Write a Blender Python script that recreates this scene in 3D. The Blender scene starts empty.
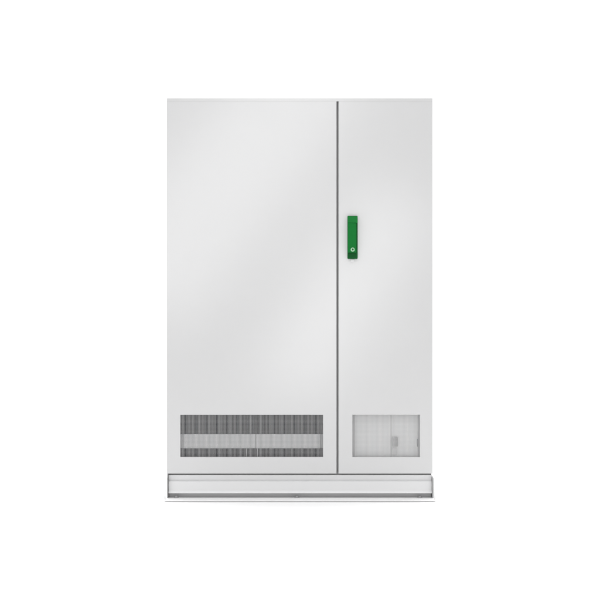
import bpy, bmesh, math
from mathutils import Vector, Matrix

S = bpy.context.scene
C = S.collection

# ------------------------------------------------------------------ camera
cam_d = bpy.data.cameras.new('camera')
cam = bpy.data.objects.new('camera', cam_d)
C.objects.link(cam)
cam.location = (0.0, -7.0, 0.998)
cam.rotation_euler = (math.radians(90), 0, 0)
cam_d.sensor_width = 36.0
cam_d.lens = 36.0 * 7.0 / 3.0          # 3.0 m wide at the doors
cam_d.clip_end = 200
S.camera = cam

# ------------------------------------------------------------------ studio light
W = bpy.data.worlds.new('World')
S.world = W
W.use_nodes = True
W.node_tree.nodes['Background'].inputs['Color'].default_value = (1, 1, 1, 1)
W.node_tree.nodes['Background'].inputs['Strength'].default_value = 0.30


def area(name, loc, target, sx, sy, radiance, roll=0.0):
    d = bpy.data.lights.new(name, 'AREA')
    d.shape = 'RECTANGLE'
    d.size, d.size_y = sx, sy
    d.energy = radiance * math.pi * sx * sy
    o = bpy.data.objects.new(name, d)
    C.objects.link(o)
    o.location = loc
    v = Vector(target) - Vector(loc)
    o.rotation_euler = (v.to_track_quat('-Z', 'Y').to_matrix() @ Matrix.Rotation(roll, 3, 'Z')).to_euler()
    return o


area('floor_fill', (0, 0.0, 5.6), (0, 0.0, 0), 11.0, 10.0, 1.93)  # added unseen fill overhead, lifts the floor to white
area('backdrop_fill', (0, 1.7, 5.6), (0, 4.6, 1.6), 10.0, 1.6, 5.0)  # added fill above the frame, only there to whiten the backdrop
# two long strip lights well behind the camera: their soft reflections are the diagonal sheens on the doors
area('strip_softbox', (-0.80, -9.0, 2.42), (-0.36, 0, 1.65), 1.3, 3.6, 3.6, math.radians(-38))
area('strip_softbox', (0.30, -9.0, 0.72), (0.13, 0, 0.88), 0.8, 3.4, 4.5, math.radians(-30))

S.view_settings.view_transform = 'Standard'
S.view_settings.look = 'None'
S.view_settings.exposure = 0.0
S.view_settings.gamma = 1.0
S.view_settings.use_curve_mapping = False


# ------------------------------------------------------------------ materials
def mat(name, col, rough=0.5, metal=0.0, bump=0.0, bscale=600, spec=0.5, var=0.0, coat=0.0):
    m = bpy.data.materials.new(name)
    m.use_nodes = True
    nt = m.node_tree
    b = nt.nodes['Principled BSDF']
    b.inputs['Base Color'].default_value = (*col, 1)
    b.inputs['Roughness'].default_value = rough
    b.inputs['Metallic'].default_value = metal
    b.inputs['Specular IOR Level'].default_value = spec
    b.inputs['Coat Weight'].default_value = coat
    tc = nt.nodes.new('ShaderNodeTexCoord')
    if var:
        n = nt.nodes.new('ShaderNodeTexNoise')
        n.inputs['Scale'].default_value = 3.0
        n.inputs['Detail'].default_value = 5
        nt.links.new(tc.outputs['Object'], n.inputs['Vector'])
        r = nt.nodes.new('ShaderNodeMapRange')
        r.inputs['To Min'].default_value = rough - var
        r.inputs['To Max'].default_value = rough + var
        nt.links.new(n.outputs['Fac'], r.inputs['Value'])
        nt.links.new(r.outputs['Result'], b.inputs['Roughness'])
    if bump:
        n = nt.nodes.new('ShaderNodeTexNoise')
        n.inputs['Scale'].default_value = bscale
        n.inputs['Detail'].default_value = 2
        nt.links.new(tc.outputs['Object'], n.inputs['Vector'])
        bp = nt.nodes.new('ShaderNodeBump')
        bp.inputs['Strength'].default_value = bump
        bp.inputs['Distance'].default_value = 0.0004
        nt.links.new(n.outputs['Fac'], bp.inputs['Height'])
        nt.links.new(bp.outputs['Normal'], b.inputs['Normal'])
    return m


M_paper = mat('white_paper', (0.95, 0.95, 0.95), 0.9, spec=0.1)
M_door = mat('white_powder_coat', (0.655, 0.655, 0.658), 0.16, bump=0.12, bscale=420, var=0.03, spec=0.6)
M_body = mat('white_sheet_metal', (0.78, 0.78, 0.785), 0.4, bump=0.1, bscale=420)
M_plinth = mat('plinth_paint', (0.80, 0.80, 0.805), 0.4, bump=0.1, bscale=420)
M_mesh = mat('grille_paint', (0.70, 0.70, 0.70), 0.45)
M_mesh_grey = mat('grey_grille_paint', (0.46, 0.46, 0.465), 0.5)
M_mid = mat('light_grey_paint_and_shade', (0.74, 0.74, 0.745), 0.5)  # handle stub, and the vent pieces that paint in shade
M_plate = mat('bright_white_paint', (0.92, 0.92, 0.92), 0.4)
M_catch = mat('grey_nylon', (0.38, 0.38, 0.385), 0.5)
M_rib = mat('grey_plastic', (0.15, 0.15, 0.155), 0.5)
M_dark = mat('dark_grey_steel', (0.045, 0.045, 0.047), 0.5, var=0.05)
M_gasket = mat('grey_rubber', (0.42, 0.42, 0.42), 0.7)
M_rail = mat('grey_steel', (0.56, 0.56, 0.565), 0.5, var=0.05)
M_zinc = mat('zinc_plate', (0.45, 0.45, 0.46), 0.35, metal=0.8)
M_green = mat('green_plastic', (0.004, 0.172, 0.028), 0.45, spec=0.15, bump=0.05, bscale=900)
M_green_dark = mat('shaded_green_plastic', (0.003, 0.092, 0.018), 0.45, spec=0.15)  # green darkened to put shade into the handle base; keyhole too
M_pale = mat('pale_green_lock', (0.36, 0.62, 0.40), 0.3)


# ------------------------------------------------------------------ mesh helpers
def finish(name, bm, m, parent=None, bevel=0.0, seg=3, smooth=False):
    bmesh.ops.recalc_face_normals(bm, faces=bm.faces)
    me = bpy.data.meshes.new(name)
    bm.to_mesh(me)
    bm.free()
    me.materials.append(m)
    if smooth:
        for p in me.polygons:
            p.use_smooth = True
    o = bpy.data.objects.new(name, me)
    C.objects.link(o)
    if parent:
        o.parent = parent
    if bevel:
        b = o.modifiers.new('bevel', 'BEVEL')
        b.width = bevel
        b.segments = seg
        b.limit_method = 'ANGLE'
        b.angle_limit = math.radians(30)
        b.harden_normals = False
    return o


def box(bm, x0, x1, y0, y1, z0, z1):
    v = [bm.verts.new(p) for p in ((x0, y0, z0), (x1, y0, z0), (x1, y1, z0), (x0, y1, z0),
                                   (x0, y0, z1), (x1, y0, z1), (x1, y1, z1), (x0, y1, z1))]
    for f in ((0, 1, 2, 3), (4, 5, 6, 7), (0, 1, 5, 4), (1, 2, 6, 5), (2, 3, 7, 6), (3, 0, 4, 7)):
        bm.faces.new([v[i] for i in f])


def boxes(name, lst, m, parent=None, bevel=0.0, seg=3):
    bm = bmesh.new()
    for b in lst:
        box(bm, *b)
    return finish(name, bm, m, parent, bevel, seg)


def prism(bm, pts, x0, x1):
    """closed (y, z) outline extruded along x"""
    a = [bm.verts.new((x0, y, z)) for y, z in pts]
    b = [bm.verts.new((x1, y, z)) for y, z in pts]
    bm.faces.new(a)
    bm.faces.new(b)
    n = len(pts)
    for i in range(n):
        bm.faces.new((a[i], a[(i + 1) % n], b[(i + 1) % n], b[i]))


def prism_xz(bm, pts, y0, y1):
    a = [bm.verts.new((x, y0, z)) for x, z in pts]
    b = [bm.verts.new((x, y1, z)) for x, z in pts]
    bm.faces.new(a)
    bm.faces.new(b)
    n = len(pts)
    for i in range(n):
        bm.faces.new((a[i], a[(i + 1) % n], b[(i + 1) % n], b[i]))


def cyl_y(bm, x, z, y0, y1, r, n=32, r1=None):
    r1 = r if r1 is None else r1
    a = [bm.verts.new((x + r * math.cos(2 * math.pi * i / n), y0, z + r * math.sin(2 * math.pi * i / n))) for i in range(n)]
    b = [bm.verts.new((x + r1 * math.cos(2 * math.pi * i / n), y1, z + r1 * math.sin(2 * math.pi * i / n))) for i in range(n)]
    bm.faces.new(a)
    bm.faces.new(b)
    for i in range(n):
        bm.faces.new((a[i], a[(i + 1) % n], b[(i + 1) % n], b[i]))


def cyl_z(bm, x, y, z0, z1, r, n=24):
    a = [bm.verts.new((x + r * math.cos(2 * math.pi * i / n), y + r * math.sin(2 * math.pi * i / n), z0)) for i in range(n)]
    b = [bm.verts.new((v.co.x, v.co.y, z1)) for v in a]
    bm.faces.new(a)
    bm.faces.new(b)
    for i in range(n):
        bm.faces.new((a[i], a[(i + 1) % n], b[(i + 1) % n], b[i]))


# ------------------------------------------------------------------ setting: floor running up into a backdrop
bm = bmesh.new()
prof = [(-14.0, 0.0), (3.2, 0.0)]
R = 1.5
for i in range(1, 17):
    a = math.pi / 2 * i / 16
    prof.append((3.2 + R * math.sin(a), R - R * math.cos(a)))
prof.append((3.2 + R, 7.0))
lo, hi = [], []
for y, z in prof[:2]:
    lo.append(bm.verts.new((-11, y, z)))
    hi.append(bm.verts.new((11, y, z)))
bm.faces.new((lo[0], hi[0], hi[1], lo[1]))
fl = finish('floor', bm, M_paper)
fl['kind'] = 'structure'
fl['label'] = 'plain white studio floor under the cabinet'
bm = bmesh.new()
prev = None
for y, z in prof[1:]:
    cur = (bm.verts.new((-11, y, z)), bm.verts.new((11, y, z)))
    if prev:
        bm.faces.new((prev[0], prev[1], cur[1], cur[0]))
    prev = cur
bd = finish('backdrop', bm, M_paper, smooth=True)
bd['kind'] = 'structure'
bd['label'] = 'seamless white backdrop behind the cabinet'

# ------------------------------------------------------------------ the cabinet
cab = bpy.data.objects.new('battery_cabinet', None)
C.objects.link(cab)
cab['label'] = 'tall white two-door metal battery cabinet with green handle and low vent grilles'
cab['category'] = 'cabinet'

XL, XR = -0.6665, 0.6625            # door outer edges
ZT = 2.008                          # top
ZB = 0.130                          # lower edge of the doors
GL, GR = 0.1825, 0.1925             # gap between the doors
DT = 0.024                          # door thickness
DEEP = 0.86


def holed_panel(bm, x0, x1, z0, z1, hx0, hx1, hz0, hz1, y0, y1):
    xs = [x0, hx0, hx1, x1]
    zs = [z0, hz0, hz1, z1]
    F = {}
    for yi, y in enumerate((y0, y1)):
        for i, x in enumerate(xs):
            for j, z in enumerate(zs):
                F[i, j, yi] = bm.verts.new((x, y, z))
    for i in range(3):
        for j in range(3):
            if i == 1 and j == 1:
                continue
            for yi in (0, 1):
                bm.faces.new((F[i, j, yi], F[i + 1, j, yi], F[i + 1, j + 1, yi], F[i, j + 1, yi]))
    for k in range(3):
        for (a, b) in (((k, 0), (k + 1, 0)), ((k, 3), (k + 1, 3)), ((0, k), (0, k + 1)), ((3, k), (3, k + 1))):
            bm.faces.new((F[a + (0,)], F[b + (0,)], F[b + (1,)], F[a + (1,)]))
    for (a, b) in (((1, 1), (2, 1)), ((1, 2), (2, 2)), ((1, 1), (1, 2)), ((2, 1), (2, 2))):
        bm.faces.new((F[a + (0,)], F[b + (0,)], F[b + (1,)], F[a + (1,)]))


def grille(x0, x1, z0, z1, y, parent, pitch=0.0062, wv=0.0019, wh=0.0009, m=M_mesh):
    """welded wire insert: flat uprights with thin cross wires behind them"""
    bm = bmesh.new()
    n = round((x1 - x0) / pitch)
    p = (x1 - x0) / n
    for i in range(n):
        x = x0 + p * (i + 0.5)
        box(bm, x - wv / 2, x + wv / 2, y, y + 0.002, z0 - 0.006, z1 + 0.006)
    n = round((z1 - z0) / pitch)
    p = (z1 - z0) / n
    for j in range(n):
        z = z0 + p * (j + 0.5)
        box(bm, x0 - 0.006, x1 + 0.006, y + 0.0021, y + 0.0035, z - wh / 2, z + wh / 2)
    return finish('vent_grille', bm, m, parent)


# --- doors
LH = (-0.5980, 0.1150, 0.2130, 0.4240)      # vent openings x0 x1 z0 z1
RH = (0.2620, 0.6000, 0.2130, 0.4240)
bm = bmesh.new()
holed_panel(bm, XL, GL, ZB, ZT - 0.0165, *LH, 0.0, 0.0025)
wide_door = finish('door', bm, M_door, cab, 0.0005, 2)
wide_door['label'] = 'wide left door with the long dark vent'
bm = bmesh.new()
holed_panel(bm, GR, XR, ZB, ZT - 0.0165, *RH, 0.0, 0.0025)
slim_door = finish('door', bm, M_door, cab, 0.0005, 2)
slim_door['label'] = 'narrow right door with the pale vent'
# returned edges of the folded sheet doors
for d, (x0, x1) in ((wide_door, (XL, GL)), (slim_door, (GR, XR))):
    z0, z1 = ZB, ZT - 0.0165
    e = 0.0002
    boxes('door_return', [(x0 + e, x0 + 0.0022, 0.0026, DT, z0 + e, z1 - e), (x1 - 0.0022, x1 - e, 0.0026, DT, z0 + e, z1 - e),
                          (x0 + 0.0023, x1 - 0.0023, 0.0026, DT, z0 + e, z0 + 0.0022),
                          (x0 + 0.0023, x1 - 0.0023, 0.0026, DT, z1 - 0.0022, z1 - e)], M_door, d)
grille(*LH, 0.0045, wide_door, wv=0.0015, wh=0.0006, m=M_mesh_grey)
grille(*RH, 0.0045, slim_door, wv=0.0015, wh=0.0008)

# --- carcass
ZF = 0.146                           # bottom of the carcass
T = 0.002
YB = DT + 0.003
boxes('side_panel', [(XL + 0.002, XL + 0.004, YB, DEEP, 0.1292, ZT - 0.004)], M_body, cab, 0.0006, 2)
boxes('side_panel', [(XR - 0.004, XR - 0.002, YB, DEEP, 0.1140, ZT - 0.004)], M_body, cab, 0.0006, 2)
boxes('back_panel', [(XL + 0.0045, XR - 0.0045, DEEP - 0.003, DEEP - 0.001, ZF, ZT - 0.004)], M_body, cab)
boxes('bottom_panel', [(XL + 0.0045, XR - 0.0045, YB + 0.05, DEEP - 0.0035, ZF, ZF + 0.003)], M_body, cab)
# roof with a front lip flush with the doors
boxes('roof', [(XL, XR, 0.0005, DEEP, ZT - 0.0162, ZT)], M_door, cab, 0.0006, 3)
# door frame behind the doors, seen only through the gaps
boxes('door_frame', [(XL + 0.0045, XL + 0.045, YB, YB + 0.04, ZF - 0.0004, ZT - 0.0155),
                     (XR - 0.045, XR - 0.0045, YB, YB + 0.04, ZF - 0.0004, ZT - 0.0155),
                     (GL - 0.020, GR + 0.020, YB, YB + 0.04, ZF - 0.0004, ZT - 0.0155),
                     (XL + 0.0455, GL - 0.0205, YB, YB + 0.04, ZT - 0.055, ZT - 0.0155),
                     (GR + 0.0205, XR - 0.0455, YB, YB + 0.04, ZT - 0.055, ZT - 0.0155),
                     (XL + 0.0045, XR - 0.0045, YB + 0.006, YB + 0.04, 0.105, ZF - 0.0005)], M_gasket, cab)

# --- what shows through the wide vent: dark ribbed trays with a light crossbar
bm = bmesh.new()
ya = 0.085
box(bm, LH[0] - 0.02, LH[1] + 0.02, ya, ya + 0.003, 0.16, 0.50)
n = 44
for i in range(n):
    x = LH[0] + (LH[1] - LH[0]) * (i + 0.5) / n
    w = 0.0035 + 0.0015 * math.sin(i * 2.3) * math.sin(i * 0.71)
    box(bm, x - w, x + w, ya - 0.008, ya - 0.0001, 0.16, 0.50)
tray = finish('ribbed_tray', bm, M_dark, cab)
tray.data.materials.append(M_rib)
for p in tray.data.polygons:
    p.material_index = 1 if p.index >= 6 else 0
boxes('crossbar', [(LH[0] + 0.012, -0.2228, 0.030, 0.045, 0.253, 0.3245)], M_plate, cab, 0.002, 2)
boxes('crossbar', [(-0.2215, LH[1] - 0.014, 0.030, 0.045, 0.253, 0.3245)], M_plate, cab, 0.002, 2)
boxes('centre_post', [(-0.2160, -0.2040, 0.055, 0.072, 0.16, 0.50)], M_dark, cab, 0.001, 2)
for x in (-0.2680, -0.2130):
    boxes('bracket', [(x - 0.0025, x + 0.0025, 0.032, 0.060, 0.17, 0.2525)], M_body, cab)
boxes('cable_duct', [(-0.262, -0.219, 0.048, 0.07, 0.165, 0.2525)], M_dark, cab, 0.003, 2)

boxes('crossbar_end_shade', [(LH[0] - 0.01, LH[0] + 0.0115, 0.034, 0.045, 0.254, 0.3235)], M_mid, cab)  # grey blocks painting in the shadow at both ends of the bar
boxes('crossbar_end_shade', [(LH[1] - 0.0135, LH[1] + 0.01, 0.034, 0.045, 0.254, 0.3235)], M_mid, cab)

# --- what shows through the narrow vent: two pale inner panels, their joint, a small catch
boxes('inner_panel', [(RH[0] + 0.013, 0.4555, 0.030, 0.032, 0.16, 0.50)], M_plate, cab)
boxes('inner_panel', [(0.4590, RH[1] - 0.009, 0.030, 0.032, 0.16, 0.50)], M_plate, cab)
boxes('inner_seal', [(0.4540, 0.4605, 0.036, 0.042, 0.16, 0.50)], M_dark, cab)
boxes('inner_shade_strip', [(RH[0] - 0.02, RH[0] + 0.0125, 0.036, 0.044, 0.16, 0.50)], M_mid, cab)  # grey strips standing in for shade along the inner panels' edges
boxes('inner_shade_strip', [(RH[1] - 0.0085, RH[1] + 0.02, 0.036, 0.044, 0.16, 0.50)], M_mid, cab)
latch = boxes('catch', [(0.4625, 0.4900, 0.0155, 0.0295, 0.262, 0.312)], M_catch, cab, 0.003, 2)
boxes('catch_tongue', [(0.4690, 0.4850, 0.0110, 0.0152, 0.268, 0.302)], M_catch, latch, 0.001, 2)
boxes('catch_plate', [(0.4640, 0.4860, 0.024, 0.0295, 0.222, 0.256)], M_mesh, cab, 0.001, 2)
boxes('hinge', [(RH[1] - 0.0130, RH[1] - 0.0070, 0.018, 0.0295, 0.262, 0.300)], M_catch, cab, 0.001, 2)

# ------------------------------------------------------------------ plinth
PX0, PX1 = -0.6580, 0.6600
bm = bmesh.new()  # upper facet recessed and tilted down to shape in the doors' shadow
pts = [(0.014, 0.1205), (0.0245, 0.0935), (0.0140, 0.0895), (0.014, 0.0430), (0.003, 0.0330), (0.004, 0.0305),
       (0.016, 0.0390), (0.030, 0.0390), (0.030, 0.1205)]
prism(bm, pts, PX0, PX1)
plf = finish('plinth', bm, M_plinth, cab, 0.0008, 2)
boxes('plinth_rail', [(PX0 + 0.001, PX1 - 0.001, 0.033, 0.060, 0.0085, 0.0600)], M_rail, plf)
boxes('plinth_rail', [(PX0 + 0.001, PX1 - 0.001, DEEP - 0.05, DEEP - 0.02, 0.0085, 0.1290)], M_rail, plf)
# cheeks at both ends
for x0, x1, zt in ((-0.6650, -0.6590, 0.128), (0.6610, 0.6675, 0.112)):
    s = -1 if x0 < 0 else 1
    bm = bmesh.new()
    pts = [(-0.006, 0.0085), (-0.006, 0.108), (0.010, zt + 0.0005), (DEEP - 0.02, zt + 0.0005), (DEEP - 0.02, 0.0085)]
    prism(bm, pts, x0, x1)
    finish('plinth_cheek', bm, M_catch, cab, 0.0008, 2)

# base plate in front
BX = 0.6700
bp = boxes('base_plate', [(-BX, BX, -0.090, DEEP, 0.0040, 0.0082)], M_plate, cab, 0.0010, 2)
boxes('base_foot', [(-BX + 0.01, BX - 0.01, -0.082, DEEP - 0.02, 0.0005, 0.0039)], M_rail, bp)
for s_ in (-1, 1):
    bm = bmesh.new()
    prism_xz(bm, [(s_ * 0.6770, 0.0085), (s_ * 0.6700, 0.056), (s_ * 0.6650, 0.062), (s_ * 0.6650, 0.0085)], -0.060, -0.056)
    finish('side_flange', bm, M_plate, bp, 0.0008, 2)
for x in (-0.620, -0.016, 0.600):
    bm = bmesh.new()
    cyl_z(bm, x, 0.012, 0.0081, 0.0105, 0.014)
    cyl_z(bm, x, 0.012, 0.0106, 0.0175, 0.0085, 6)
    finish('bolt', bm, M_catch, bp, 0.0008, 2)

# ------------------------------------------------------------------ handle on the narrow door
hx, hz0, hz1 = 0.2625, 0.2050 + 0.998, 0.4200 + 0.998
hw = 0.0255
handle = bpy.data.objects.new('door_handle', None)
C.objects.link(handle)
handle.parent = cab
boxes('handle_base', [(hx - hw, hx + hw, -0.012, -0.0001, hz0, hz1)], M_green_dark, handle, 0.004, 4)  # its darker colour carries the shade under the lever
bm = bmesh.new()
# lever: proud of the base, tapering in above the lock
pts = [(-0.0125, hz0 + 0.031), (-0.0240, hz0 + 0.032), (-0.0260, hz1 - 0.0365), (-0.0125, hz1 - 0.0365)]
prism(bm, pts, hx - hw + 0.0015, hx + hw - 0.007)
finish('lever', bm, M_green, handle, 0.0015, 3)
bm = bmesh.new()
pts = [(-0.0125, hz1 - 0.0355), (-0.0270, hz1 - 0.0355), (-0.0145, hz1 - 0.002), (-0.0125, hz1 - 0.002)]
prism(bm, pts, hx - hw + 0.001, hx + hw - 0.001)
finish('handle_cap', bm, M_green, handle, 0.0015, 3)
bm = bmesh.new()
cz = hz0 + 0.048 - 0.002
cyl_y(bm, hx, cz, -0.0285, -0.0225, 0.0102, 40)
lk = finish('lock_cylinder', bm, M_pale, handle, 0.0012, 3)
bm = bmesh.new()
cyl_y(bm, hx + 0.0005, cz, -0.0291, -0.0286, 0.0045, 24)
box(bm, hx - 0.0012, hx + 0.0018, -0.0291, -0.0286, cz + 0.0045, cz + 0.0075)
finish('keyhole', bm, M_green_dark, handle)
boxes('handle_stub', [(hx - 0.010, hx + 0.010, -0.006, -0.0001, hz0 - 0.014, hz0 - 0.0003)], M_mid, handle, 0.002, 3)
